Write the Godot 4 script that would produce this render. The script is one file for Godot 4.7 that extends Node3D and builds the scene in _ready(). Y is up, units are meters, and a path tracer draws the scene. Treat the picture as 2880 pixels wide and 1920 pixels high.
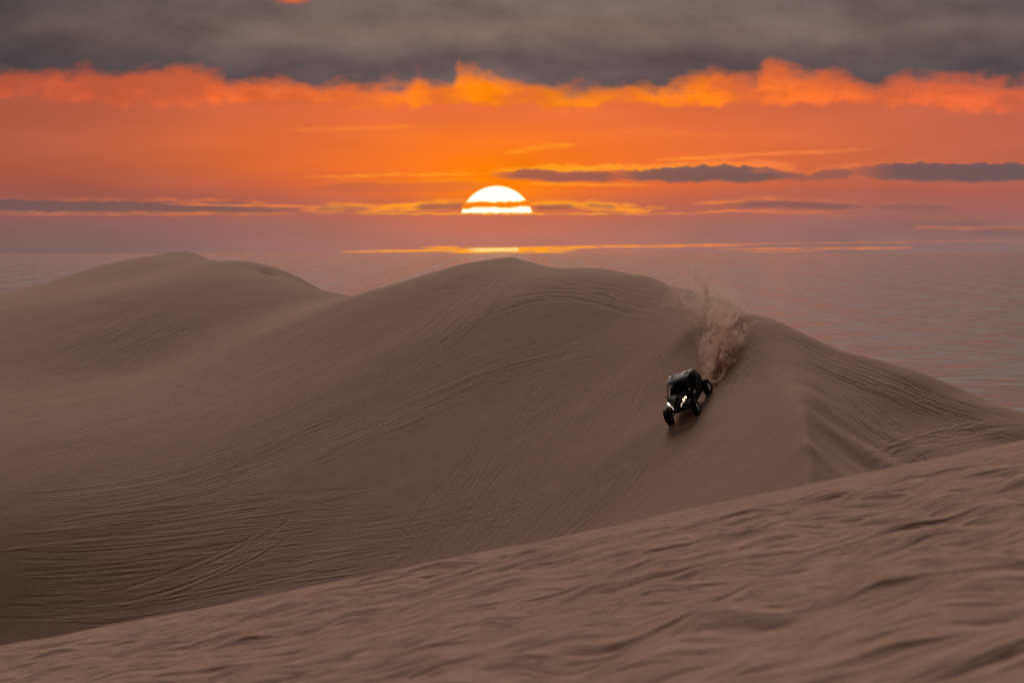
extends Node3D

const SEA := 0.0
const EYE := 75.0
const UNIT := 0.003151  # one unit of the sky map, in degrees
const EYE_ROW := 536.5  # the row of the sky map at eye level

var rough := FastNoiseLite.new()
var soft := FastNoiseLite.new()
var fine := FastNoiseLite.new()
var rng := RandomNumberGenerator.new()


func _ready() -> void:
	rng.seed = 7
	for a in [[rough, 11, 1.0, 4], [soft, 23, 1.0, 2], [fine, 5, 1.0, 5]]:
		a[0].seed = a[1]
		a[0].noise_type = FastNoiseLite.TYPE_SIMPLEX_SMOOTH
		a[0].frequency = a[2]
		a[0].fractal_type = FastNoiseLite.FRACTAL_FBM
		a[0].fractal_octaves = a[3]
	# camera: a long lens on the dune top, looking out to sea
	var cam := Camera3D.new()
	cam.name = "camera"
	cam.fov = 4.932
	cam.near = 1.0
	cam.far = 120000.0
	cam.position = Vector3(0, EYE, 0)
	cam.rotation_degrees.x = -0.7797
	var lens := CameraAttributesPhysical.new()
	lens.frustum_focal_length = 278.6
	lens.frustum_focus_distance = 405.0
	lens.frustum_near = 1.0
	lens.frustum_far = 120000.0
	lens.exposure_aperture = 7.5
	cam.attributes = lens
	add_child(cam)
	# sky
	var around := WorldEnvironment.new()
	around.name = "environment"
	var e := Environment.new()
	e.background_mode = Environment.BG_SKY
	e.tonemap_mode = Environment.TONE_MAPPER_LINEAR
	e.tonemap_exposure = 1.0
	e.sdfgi_enabled = true
	e.ssao_enabled = true
	e.ssil_enabled = true
	var dome := PanoramaSkyMaterial.new()
	dome.panorama = whole_sky(768, 384)
	e.sky = Sky.new()
	e.sky.sky_material = dome
	around.environment = e
	add_child(around)
	# the low sun's glow
	var sun := DirectionalLight3D.new()
	sun.name = "sun"
	sun.light_energy = 0.68
	sun.light_color = Color(1.0, 0.84, 0.74).linear_to_srgb()
	sun.light_angular_distance = 22.0
	sun.shadow_enabled = true
	add_child(sun)
	sun.look_at_from_position(Vector3.ZERO, -Vector3(-0.06, 0.60, -0.79), Vector3.UP)
	sky_wall()
	water()
	land()
	dunes()
	foreground()
	var b := buggy()
	b.basis = Basis(Vector3(0.872, 0.322, 0.369), Vector3(-0.427, 0.870, 0.250), Vector3(-0.240, -0.375, 0.896)).orthonormalized()
	b.position = Vector3(9.05, 66.15, -400.0)
	dust()
	bird()


# ---------------------------------------------------------------- sky

func lin(r: float, g: float, b: float) -> Vector3:
	var c := Color(r / 255.0, g / 255.0, b / 255.0).srgb_to_linear()
	return Vector3(c.r, c.g, c.b)


var stops: Array[float] = [90.0, 215.0, 260.0, 320.0, 380.0, 430.0, 470.0, 520.0, 560.0, 600.0]
var mids: Array[Vector3] = []
var sides: Array[Vector3] = []


func sky_stops() -> void:
	mids = [lin(225, 106, 62), lin(230, 108, 62), lin(236, 112, 58), lin(246, 116, 44), lin(248, 115, 34), lin(240, 110, 44), lin(206, 104, 72), lin(190, 112, 92), lin(184, 114, 98), lin(172, 118, 106)]
	sides = [lin(184, 95, 74), lin(186, 95, 73), lin(187, 97, 75), lin(185, 97, 77), lin(181, 97, 79), lin(173, 96, 82), lin(162, 97, 87), lin(146, 104, 99), lin(140, 106, 101), lin(132, 108, 103)]


const TOPS := [-3000, 175, 0, 180, 130, 157, 250, 174, 350, 162, 450, 168, 560, 187, 640, 181, 730, 194, 850, 201, 930, 188, 960, 172, 990, 193, 1035, 192, 1052, 160, 1120, 168, 1200, 190, 1310, 212, 1400, 198, 1500, 195, 1600, 178, 1640, 168, 1690, 193, 1735, 188, 1756, 157, 1850, 166, 1950, 183, 2010, 203, 2080, 180, 2200, 183, 2352, 190, 5000, 180]
const LOWS := [-3000, 225, 0, 222, 60, 212, 170, 238, 250, 236, 400, 242, 540, 239, 650, 236, 760, 242, 830, 251, 960, 245, 1080, 238, 1180, 242, 1300, 252, 1400, 238, 1600, 244, 1700, 238, 1900, 238, 2100, 247, 2352, 262, 5000, 240]


func along(p: Array, x: float) -> float:
	var i := 0
	while i < p.size() - 4 and x > p[i + 2]:
		i += 2
	var t := clampf((x - p[i]) / float(p[i + 2] - p[i]), 0.0, 1.0)
	return lerpf(p[i + 1], p[i + 3], t)


# The sky at x units across and y units down; without its thin bars of cloud.
func air(x: float, y: float, top0: float, low0: float) -> Vector3:
	var i := 0
	while i < 8 and y > stops[i + 1]:
		i += 1
	var t := clampf((y - stops[i]) / (stops[i + 1] - stops[i]), 0.0, 1.0)
	var q := (x - 1140.0) / lerpf(820.0, 520.0, smoothstep(360.0, 470.0, y))
	var near := exp(-q * q)
	var c: Vector3 = sides[i].lerp(sides[i + 1], t).lerp(mids[i].lerp(mids[i + 1], t), near)
	# the sun's own orange
	var gx := (x - 1140.0) / 190.0
	var gy := (y - 425.0) / (105.0 if y < 425.0 else 60.0)
	c = c.lerp(Vector3(1.0, 0.215, 0.0), 0.95 * exp(-(gx * gx + gy * gy)))
	c *= 1.0 + 0.07 * soft.get_noise_2d(x * 0.0022, y * 0.012)
	if y < 320.0:
		# the bright ragged fringe under the cloud deck
		var q2 := (x - 1300.0) / 900.0
		var q3 := exp(-q2 * q2)
		var q4 := (x - 1280.0) / 420.0
		var wig := fine.get_noise_2d(x * 0.0050, y * 0.0105)
		var wig2 := fine.get_noise_2d(x * 0.015 + 40.0, y * 0.024)
		var low := low0 + 9.0 * rough.get_noise_2d(x * 0.012, 3.0) + 13.0 * wig2
		var gl := lin(222, 94, 64).lerp(lin(255, 116, 30), q3).lerp(lin(255, 134, 8), exp(-q4 * q4))
		gl *= 0.80 + 0.40 * clampf(0.5 + wig * 1.1 + 0.5 * wig2, 0.0, 1.0)
		var a := smoothstep(low + 9.0, low - 12.0, y) * (0.5 + 0.5 * q3) * (0.80 + 0.6 * wig + 0.35 * rough.get_noise_2d(x * 0.006, 12.0))
		c = c.lerp(gl, clampf(a, 0.0, 1.0))
		# the deck
		var top := top0 + 16.0 + 34.0 * wig + 14.0 * wig2
		var d := smoothstep(top + 12.0, top - 40.0, y)
		if d > 0.0:
			var patch := 0.65 * soft.get_noise_2d(x * 0.0016 + 5.0, y * 0.0075) + 0.6 * fine.get_noise_2d(x * 0.005, y * 0.012 + 50.0)
			var s := smoothstep(165.0, 60.0, y)
			var grey := lin(98, 82, 84).lerp(lin(128, 104, 97), clampf(s + 0.35 * patch, 0.0, 1.0))
			grey = grey.lerp(lin(100, 95, 94), smoothstep(80.0, -60.0, y) * 0.6)
			var far := absf(x - 1200.0) / 1200.0
			grey = grey.lerp(lin(72, 71, 75), clampf(far * far * 0.62, 0.0, 0.7))
			grey *= 1.0 + 0.28 * patch + 0.10 * wig
			var gap := smoothstep(0.26, 0.6, rough.get_noise_2d(x * 0.0016 + 2.0, y * 0.010 + 7.7)) * smoothstep(-30.0, -120.0, y) * smoothstep(-700.0, -300.0, y)
			var bx := (x - 672.0) / 30.0
			var by := (y + 1.0) / 8.0
			gap = maxf(gap, 1.0 * exp(-bx * bx - by * by))
			grey = grey.lerp(lin(250, 110, 50), gap * (0.3 + 0.7 * q3))
			c = c.lerp(grey, d)
	return c * (1.0 - 0.22 * smoothstep(1000.0, -200.0, x))


# The sky in any direction: az in degrees to the right of the sun, el above eye level.
func heaven(az: float, el: float) -> Vector3:
	var x := 1176.0 + az / UNIT
	var y := EYE_ROW - el / UNIT
	var facing := 0.5 + 0.5 * cos(deg_to_rad(az))
	var wide := facing * facing * facing
	var c := Vector3.ZERO
	if el < 9.0:
		x = clampf(x, -6000.0, 8000.0)
		c = air(x, y, along(TOPS, x), along(LOWS, x))
		var off := smoothstep(12.0, 90.0, absf(az))
		c = c.lerp(lin(84, 70, 72).lerp(lin(72, 68, 72), smoothstep(0.0, 9.0, el)), off)
	if el > 3.5:
		var k := smoothstep(8.0, 40.0, el)
		var n := soft.get_noise_3d(cos(deg_to_rad(az)) * 2.0, sin(deg_to_rad(az)) * 2.0, el * 0.09)
		var up := Vector3(0.25, 0.235, 0.195).lerp(Vector3(0.085, 0.078, 0.078), k)
		up = up.lerp(Vector3(0.13, 0.115, 0.11).lerp(Vector3(0.048, 0.047, 0.052), k), 1.0 - wide)
		up += Vector3(0.14, 0.09, 0.06) * wide * smoothstep(9.0, 22.0, el) * smoothstep(62.0, 30.0, el)
		up *= 1.0 + 0.35 * n
		c = up if el >= 9.0 else c.lerp(up, smoothstep(3.5, 9.0, el))
	return c


func whole_sky(w: int, h: int) -> ImageTexture:
	sky_stops()
	var im := Image.create(w, h, false, Image.FORMAT_RGBF)
	for j in h:
		var el := 90.0 - (j + 0.5) / h * 180.0
		for i in w:
			var c := heaven(wrapf((i + 0.5) / w * 360.0, -180.0, 180.0), maxf(el, -0.3)) if el > -2.0 else Vector3(0.1, 0.075, 0.06)
			im.set_pixel(i, j, Color(c.x, c.y, c.z))
	return ImageTexture.create_from_image(im)


# The quarter of the sky round the sunset, in finer detail than the sky map holds.
const LEFT := -1100.0
const TOP := -880.0
const STEP := 2.2227
const COLS := 2048
const ROWS := 668
var pic: PackedFloat32Array


func sky_wall() -> void:
	pic.resize(COLS * ROWS * 3)
	var tops := PackedFloat32Array()
	var lows := PackedFloat32Array()
	for i in COLS:
		tops.append(along(TOPS, LEFT + i * STEP))
		lows.append(along(LOWS, LEFT + i * STEP))
	for j in ROWS:
		for i in COLS:
			var c := air(LEFT + i * STEP, TOP + j * STEP, tops[i], lows[i])
			if TOP + j * STEP < -574.0:
				c = heaven((LEFT + i * STEP - 1176.0) * UNIT, (EYE_ROW - TOP - j * STEP) * UNIT)
			var at := (j * COLS + i) * 3
			pic[at] = c.x
			pic[at + 1] = c.y
			pic[at + 2] = c.z
	# veils: from, to, half thickness, strength, bright (1) or dark (0), roughness
	var n := 0
	for s in [
		[640, 298, 980, 290, 7, 0.25, 1, 6], [1150, 350, 1330, 328, 9, 0.4, 1, 8], [1420, 300, 1700, 312, 10, 0.12, 1, 8],
		[690, 406, 1160, 396, 5, 0.55, 1, 8], [700, 432, 1150, 426, 12, 0.25, 0, 8], [1160, 388, 1830, 384, 12, 0.9, 1, 22], [1500, 366, 1700, 360, 5, 0.9, 1, 5], [1560, 362, 2010, 342, 6, 0.75, 1, 5], [1690, 372, 1830, 384, 12, 0.7, 1, 16],
		[1120, 399, 1450, 407, 13, 0.9, 0, 12], [1375, 398, 1850, 402, 17, 0.95, 0, 18], [1700, 402, 1880, 410, 8, 0.5, 0, 14], [1850, 405, 1965, 396, 12, 0.6, 0, 18], [1880, 388, 1990, 378, 7, 0.4, 1, 16], [1925, 394, 2600, 396, 22, 0.95, 0, 10], [1180, 420, 1500, 424, 5, 0.55, 1, 6],
		[-300, 470, 720, 482, 15, 0.75, 0, 10], [-200, 489, 700, 490, 7, 0.4, 1, 10], [360, 467, 760, 474, 4, 0.6, 1, 6], [680, 480, 1075, 474, 12, 0.75, 1, 12], [860, 470, 1080, 468, 4, 0.8, 1, 6], [940, 474, 1090, 471, 8, 0.8, 0, 6], [720, 478, 860, 480, 7, 0.5, 0, 8],
		[1205, 468, 1470, 470, 8, 0.9, 1, 10], [1215, 474, 1330, 472, 7, 0.75, 0, 6], [1330, 480, 1500, 481, 9, 0.75, 1, 12], [1480, 474, 1530, 478, 6, 0.5, 1, 12], [1340, 468, 1420, 476, 5, 0.6, 0, 8],
		[1580, 466, 1800, 460, 5, 0.55, 1, 7], [1650, 466, 2000, 474, 8, 0.6, 0, 8], [1700, 482, 1960, 486, 6, 0.3, 1, 8], [1990, 474, 2200, 476, 7, 0.3, 0, 6],
		[2090, 521, 2230, 522, 4, 0.4, 1, 5], [2180, 526, 2420, 520, 6, 0.35, 1, 10], [2200, 532, 2440, 528, 9, 0.3, 0, 6], [2050, 512, 2300, 514, 6, 0.2, 0, 6],
		[770, 577, 1060, 573, 3, 0.9, 1, 3], [960, 568, 1060, 567, 4, 0.8, 1, 4], [1000, 574, 1330, 573, 9, 0.95, 1, 4], [1190, 568, 1720, 562, 4, 0.85, 1, 4], [1640, 571, 2120, 568, 3, 0.7, 1, 3], [1500, 562, 2420, 550, 2, 0.35, 1, 3], [1120, 582, 1560, 583, 2.4, 0.8, 1, 2], [1700, 577, 1900, 576, 3, 0.3, 1, 3], [1560, 584, 2300, 585, 1.5, 0.35, 1, 1], [1000, 592, 1260, 596, 3, 0.2, 1, 4],
	]:
		n += 1
		veil(s[0], s[1], s[2], s[3], s[4], s[5], s[6] > 0, s[7], n * 13.7)
	lower_bank()
	sun_disc()
	var im := Image.create_from_data(COLS, ROWS, false, Image.FORMAT_RGBF, pic.to_byte_array())
	var m := StandardMaterial3D.new()
	m.shading_mode = BaseMaterial3D.SHADING_MODE_UNSHADED
	m.albedo_texture = ImageTexture.create_from_image(im)
	m.texture_repeat = false
	var st := SurfaceTool.new()
	st.begin(Mesh.PRIMITIVE_TRIANGLES)
	var nx := 64
	var ny := 16
	for j in ny + 1:
		for i in nx + 1:
			var u := float(i) / nx
			var v := float(j) / ny
			var az := deg_to_rad((LEFT + u * COLS * STEP - 1176.0) * UNIT)
			var el := deg_to_rad((EYE_ROW - TOP - v * ROWS * STEP) * UNIT)
			st.set_uv(Vector2(u, v))
			st.set_normal(Vector3(-sin(az), 0, cos(az)))
			st.add_vertex(Vector3(sin(az) * cos(el), sin(el), -cos(az) * cos(el)) * 60000.0 + Vector3(0, EYE, 0))
	for j in ny:
		for i in nx:
			var a := j * (nx + 1) + i
			for k in [a, a + 1, a + nx + 2, a, a + nx + 2, a + nx + 1]:
				st.add_index(k)
	setting("sky", st.commit(), m, "orange sunset sky with a half hidden sun under grey cloud")
	for side in [-1.0, 1.0]:
		sky_wing(side)


# the same sky, further round to each side
func sky_wing(side: float) -> void:
	var w := 420
	var h := 250
	var inner := (LEFT + (COLS * STEP if side > 0.0 else 0.0) - 1176.0) * UNIT
	var outer := inner + side * 40.0
	var above := (EYE_ROW - TOP) * UNIT
	var below := (EYE_ROW - TOP - ROWS * STEP) * UNIT
	var im := Image.create(w, h, false, Image.FORMAT_RGBF)
	for j in h:
		for i in w:
			var c := heaven(lerpf(inner, outer, (i + 0.5) / w), lerpf(above, below, (j + 0.5) / h))
			im.set_pixel(i, j, Color(c.x, c.y, c.z))
	var m := StandardMaterial3D.new()
	m.shading_mode = BaseMaterial3D.SHADING_MODE_UNSHADED
	m.albedo_texture = ImageTexture.create_from_image(im)
	m.texture_repeat = false
	var st := SurfaceTool.new()
	st.begin(Mesh.PRIMITIVE_TRIANGLES)
	for j in 9:
		for i in 41:
			var az := deg_to_rad(lerpf(inner, outer, i / 40.0))
			var el := deg_to_rad(lerpf(above, below, j / 8.0))
			st.set_uv(Vector2(i / 40.0, j / 8.0))
			st.set_normal(Vector3(-sin(az), 0, cos(az)))
			st.add_vertex(Vector3(sin(az) * cos(el), sin(el), -cos(az) * cos(el)) * 60000.0 + Vector3(0, EYE, 0))
	for j in 8:
		for i in 40:
			var a := j * 41 + i
			for k in [a, a + 1, a + 42, a, a + 42, a + 41]:
				st.add_index(k)
	setting("sky", st.commit(), m, "dimmer orange sky beside the sunset under grey cloud")


func dab(i: int, j: int, c: Vector3, a: float) -> void:
	var at := (j * COLS + i) * 3
	pic[at] += (c.x - pic[at]) * a
	pic[at + 1] += (c.y - pic[at + 1]) * a
	pic[at + 2] += (c.z - pic[at + 2]) * a


func ember(x: float) -> Vector3:
	var q := absf(x - 1140.0)
	return Vector3(1.05, 0.36, 0.015).lerp(Vector3(0.95, 0.22, 0.05), smoothstep(60.0, 700.0, q)).lerp(Vector3(0.62, 0.18, 0.09), smoothstep(500.0, 1300.0, q))


func veil(x0: float, y0: float, x1: float, y1: float, half: float, strength: float, bright: bool, wild: float, salt: float) -> void:
	for i in range(maxi(0, int((x0 - LEFT) / STEP)), mini(COLS, int((x1 - LEFT) / STEP))):
		var x := LEFT + i * STEP
		var t := (x - x0) / (x1 - x0)
		var taper := minf(1.0, minf(t, 1.0 - t) * 5.0)
		taper *= smoothstep(LEFT, LEFT + 700.0, x) * smoothstep(LEFT + COLS * STEP, LEFT + COLS * STEP - 700.0, x)
		taper = sqrt(taper) if bright else pow(taper, 0.75)
		var mid := lerpf(y0, y1, t) + wild * 0.35 * rough.get_noise_2d(x * 0.006, salt)
		var up := half * taper * (1.0 + 0.030 * wild * fine.get_noise_2d(x * 0.017, salt + 3.0) + 0.03 * wild * soft.get_noise_2d(x * 0.004, salt + 4.0))
		var down := half * taper * (1.0 + 0.03 * wild * fine.get_noise_2d(x * 0.009, salt + 6.0))
		if not bright:
			down *= 0.8
		var top := mid - up
		var low := mid + down
		var q := absf(x - 1140.0)
		var dark := lin(156, 92, 78).lerp(lin(118, 88, 84), smoothstep(60.0, 500.0, q)).lerp(lin(106, 86, 88), smoothstep(600.0, 1300.0, q))
		var hot := ember(x)
		for j in range(maxi(0, int((top - 8.0 - TOP) / STEP)), mini(ROWS, int((low + 10.0 - TOP) / STEP) + 1)):
			var y := TOP + j * STEP
			if bright:
				var tex := 0.95 + 0.9 * fine.get_noise_2d(x * 0.014 + salt, y * 0.06)
				var r := absf(y - mid) / maxf(0.8, up if y < mid else down)
				dab(i, j, hot, clampf(strength * tex * taper * (1.0 - r * r), 0.0, 1.0) if r < 1.0 else 0.0)
			else:
				var a := smoothstep(top - 1.5, top + 3.5, y) * smoothstep(low + 7.0, low - 4.0, y)
				var rim := exp(-pow((y - top + 3.5) / 5.0, 2.0)) * clampf(1.1 - q / 1200.0, 0.0, 1.0)
				dab(i, j, dark, a * strength * taper)
				dab(i, j, hot, rim * taper * strength * clampf(0.6 + 1.2 * rough.get_noise_2d(x * 0.012, salt + 20.0), 0.0, 1.0))


# the flat bank of cloud that cuts the sun off, with its glowing upper edge
func lower_bank() -> void:
	for i in range(int((700.0 - LEFT) / STEP), int((2500.0 - LEFT) / STEP)):
		var x := LEFT + i * STEP
		var edge := 490.0 + 2.5 * fine.get_noise_2d(x * 0.03, 70.0) - 7.0 * exp(-pow((x - 1690.0) / 80.0, 2.0)) + 6.0 * smoothstep(1750.0, 2000.0, x)
		var hot := ember(x)
		var s := smoothstep(700.0, 950.0, x) * smoothstep(2050.0, 1700.0, x) * clampf(0.55 + 0.9 * rough.get_noise_2d(x * 0.01, 71.0), 0.15, 1.0)
		for j in range(int((edge - 8.0 - TOP) / STEP), int((edge + 60.0 - TOP) / STEP)):
			var y := TOP + j * STEP
			var q := absf(x - 1140.0) / 240.0
			dab(i, j, lin(190, 104, 84), smoothstep(edge - 1.0, edge + 3.0, y) * smoothstep(edge + 60.0, edge + 10.0, y) * 0.55 * exp(-q * q))
			dab(i, j, hot, s * exp(-pow((y - edge) / 1.9, 2.0)))


func sun_disc() -> void:
	for i in range(int((1030.0 - LEFT) / STEP), int((1250.0 - LEFT) / STEP)):
		var x := LEFT + i * STEP
		var cut := 489.0 + 2.0 * fine.get_noise_2d(x * 0.05, 90.0)
		var bar := 468.5 + 3.5 * fine.get_noise_2d(x * 0.016, 91.0) - 2.0 * (x - 1140.0) / 80.0
		var thick := 5.0 + 3.5 * fine.get_noise_2d(x * 0.035, 92.0)
		for j in range(int((420.0 - TOP) / STEP), int((500.0 - TOP) / STEP)):
			var y := TOP + j * STEP
			var r := sqrt((x - 1140.0) * (x - 1140.0) + (y - 511.0) * (y - 511.0))
			var limb := smoothstep(85.5, 82.5, r)
			var seen := smoothstep(cut + 1.6, cut - 1.6, y)
			var slit := smoothstep(thick + 1.5, thick - 1.5, absf(y - bar))
			dab(i, j, Vector3(1.0, 0.20, 0.0), 0.9 * slit * smoothstep(98.0, 80.0, r) * seen)
			dab(i, j, Vector3(1.0, 0.62, 0.10), smoothstep(87.5, 84.0, r) * seen * (1.0 - slit))
			dab(i, j, Vector3(1.25, 1.18, 0.98), limb * seen * (1.0 - smoothstep(thick + 5.0, thick + 0.5, absf(y - bar))) * smoothstep(cut, cut - 4.0, y))
		# the last sliver, far below
		for j in range(int((560.0 - TOP) / STEP), int((586.0 - TOP) / STEP)):
			var y := TOP + j * STEP
			var a := smoothstep(1062.0, 1100.0, x) * smoothstep(1194.0, 1184.0, x)
			dab(i, j, Vector3(1.05, 0.72, 0.24), a * smoothstep(5.6, 2.2, absf(y - 572.5 + (x - 1140.0) * 0.012)))


# ---------------------------------------------------------------- helpers

func setting(called: String, mesh: Mesh, m: Material, label: String) -> MeshInstance3D:
	var o := MeshInstance3D.new()
	o.name = called
	o.mesh = mesh
	o.material_override = m
	o.set_meta("kind", "structure")
	o.set_meta("label", label)
	add_child(o, true)
	return o


func noise_picture(size: int, seed_: int, freq: float, octaves: int, low: Color, high: Color) -> NoiseTexture2D:
	var n := FastNoiseLite.new()
	n.seed = seed_
	n.frequency = freq
	n.fractal_octaves = octaves
	var t := NoiseTexture2D.new()
	t.width = size
	t.height = size
	t.seamless = true
	t.noise = n
	var g := Gradient.new()
	g.set_color(0, low)
	g.set_color(1, high)
	t.color_ramp = g
	return t


func sand(tile: float) -> StandardMaterial3D:
	var m := StandardMaterial3D.new()
	m.resource_name = "sand"
	m.albedo_color = Color(0.405, 0.243, 0.176).linear_to_srgb()
	m.albedo_texture = noise_picture(512, 4, 0.16, 4, Color(0.80, 0.79, 0.78), Color(1.0, 1.0, 1.0))
	m.uv1_triplanar = true
	m.uv1_world_triplanar = true
	m.uv1_scale = Vector3.ONE / tile
	m.roughness = 0.95
	m.metallic_specular = 0.2
	return m


# ---------------------------------------------------------------- sea and land

func water() -> void:
	var m := StandardMaterial3D.new()
	m.resource_name = "sea water"
	m.albedo_color = Color(0.035, 0.05, 0.05).linear_to_srgb()
	m.roughness = 0.13
	var n := FastNoiseLite.new()
	n.seed = 31
	n.frequency = 0.012
	n.fractal_octaves = 5
	n.fractal_gain = 0.62
	var t := NoiseTexture2D.new()
	t.width = 1024
	t.height = 1024
	t.seamless = true
	t.noise = n
	m.heightmap_enabled = true
	m.heightmap_texture = t
	m.heightmap_scale = 65.0
	m.roughness = 1.0
	m.roughness_texture = noise_picture(1024, 57, 0.012, 5, Color(0.03, 0.03, 0.03), Color(0.215, 0.21, 0.205))
	var st := SurfaceTool.new()
	st.begin(Mesh.PRIMITIVE_TRIANGLES)
	var rings := [700.0, 1500.0, 3000.0, 5000.0, 8000.0, 12000.0, 17000.0, 23000.0, 30000.0]
	var nx := 48
	for r in rings:
		for i in nx + 1:
			var az := deg_to_rad(lerpf(-100.0, 100.0, float(i) / nx))
			var p := Vector3(sin(az) * r, SEA, -cos(az) * r)
			st.set_normal(Vector3.UP)
			st.set_uv(Vector2(p.x / 760.0, p.z / 700.0))
			st.add_vertex(p)
	for j in rings.size() - 1:
		for i in nx:
			var a := j * (nx + 1) + i
			for k in [a, a + nx + 1, a + nx + 2, a, a + nx + 2, a + 1]:
				st.add_index(k)
	setting("sea", st.commit(), m, "calm grey pink sea reaching the horizon behind the dunes")


func land() -> void:
	var st := SurfaceTool.new()
	st.begin(Mesh.PRIMITIVE_TRIANGLES)
	var xs := [-30000.0, -6000.0, -1500.0, -400.0, -120.0, -60.0, 0.0, 60.0, 120.0, 400.0, 1500.0, 6000.0, 30000.0]
	var zs := [-1600.0, -1300.0, -1000.0, -760.0, -600.0, -540.0, -480.0, -400.0, -320.0, -200.0, -150.0, -100.0, -40.0, 40.0, 400.0, 3000.0, 30000.0]
	var hs := [-6.0, 4.0, 20.0, 34.0, 44.0, 45.0, 43.0, 40.0, 40.0, 44.0, 50.0, 58.0, 64.0, 66.0, 66.0, 66.0, 66.0]
	for j in zs.size():
		for x in xs:
			st.set_uv(Vector2(x, zs[j]) * 0.1)
			st.add_vertex(Vector3(x, hs[j] - 0.0, zs[j]))
	for j in zs.size() - 1:
		for i in xs.size() - 1:
			var a := j * xs.size() + i
			for k in [a, a + 1, a + xs.size() + 1, a, a + xs.size() + 1, a + xs.size()]:
				st.add_index(k)
	st.generate_normals()
	setting("ground", st.commit(), sand(2.0), "sand plain falling to the shore around the dunes")


# ---------------------------------------------------------------- dunes

func knots(p: Array, stiff: float) -> Array:
	var out := []
	for v in p:
		out.append([v, stiff])
	return out


# Weights of the thin plate that passes near the knots.
func plate(k: Array) -> PackedFloat64Array:
	var n := k.size()
	var w := n + 4
	var a := []
	for i in n + 3:
		var row := PackedFloat64Array()
		row.resize(w)
		a.append(row)
	for i in n:
		var p: Vector3 = k[i][0]
		for j in n:
			var q: Vector3 = k[j][0]
			var r2 := (p.x - q.x) * (p.x - q.x) + (p.z - q.z) * (p.z - q.z)
			a[i][j] = 0.5 * r2 * log(r2) if r2 > 0.0 else float(k[i][1])
		a[i][n] = 1.0
		a[i][n + 1] = p.x
		a[i][n + 2] = p.z
		a[n][i] = 1.0
		a[n + 1][i] = p.x
		a[n + 2][i] = p.z
		a[i][n + 3] = p.y
	var m := n + 3
	for c in m:
		var best := c
		for r in range(c + 1, m):
			if absf(a[r][c]) > absf(a[best][c]):
				best = r
		var keep = a[c]
		a[c] = a[best]
		a[best] = keep
		var pivot: PackedFloat64Array = a[c]
		for r in range(c + 1, m):
			var row: PackedFloat64Array = a[r]
			var f := row[c] / pivot[c]
			if f != 0.0:
				for j in range(c, w):
					row[j] -= f * pivot[j]
				a[r] = row
	var out := PackedFloat64Array()
	out.resize(m)
	for c in range(m - 1, -1, -1):
		var s: float = a[c][w - 1]
		for j in range(c + 1, m):
			s -= a[c][j] * out[j]
		out[c] = s / a[c][c]
	return out


const X0 := -56.0
const X1 := 56.0
const Z0 := -560.0
const Z1 := -340.0


func coarse(k: Array) -> PackedFloat32Array:
	var w := plate(k)
	var n := k.size()
	var xs := PackedFloat64Array()
	var zs := PackedFloat64Array()
	for q in k:
		xs.append(q[0].x)
		zs.append(q[0].z)
	var cols := int((X1 - X0) / 2.0) + 3
	var rows := int((Z1 - Z0) / 2.0) + 3
	var out := PackedFloat32Array()
	for j in rows:
		var z := Z0 - 2.0 + j * 2.0
		for i in cols:
			var x := X0 - 2.0 + i * 2.0
			var s := w[n] + w[n + 1] * x + w[n + 2] * z
			for q in n:
				var dx := x - xs[q]
				var dz := z - zs[q]
				var r2 := dx * dx + dz * dz + 1e-9
				s += w[q] * 0.5 * r2 * log(r2)
			out.append(s)
	return out


func spline(t: float) -> PackedFloat32Array:
	var t2 := t * t
	var t3 := t2 * t
	return PackedFloat32Array([0.5 * (-t3 + 2.0 * t2 - t), 0.5 * (3.0 * t3 - 5.0 * t2 + 2.0), 0.5 * (-3.0 * t3 + 4.0 * t2 + t), 0.5 * (t3 - t2)])


const GX := 449
const GZ := 881
var height := PackedFloat32Array()


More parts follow.
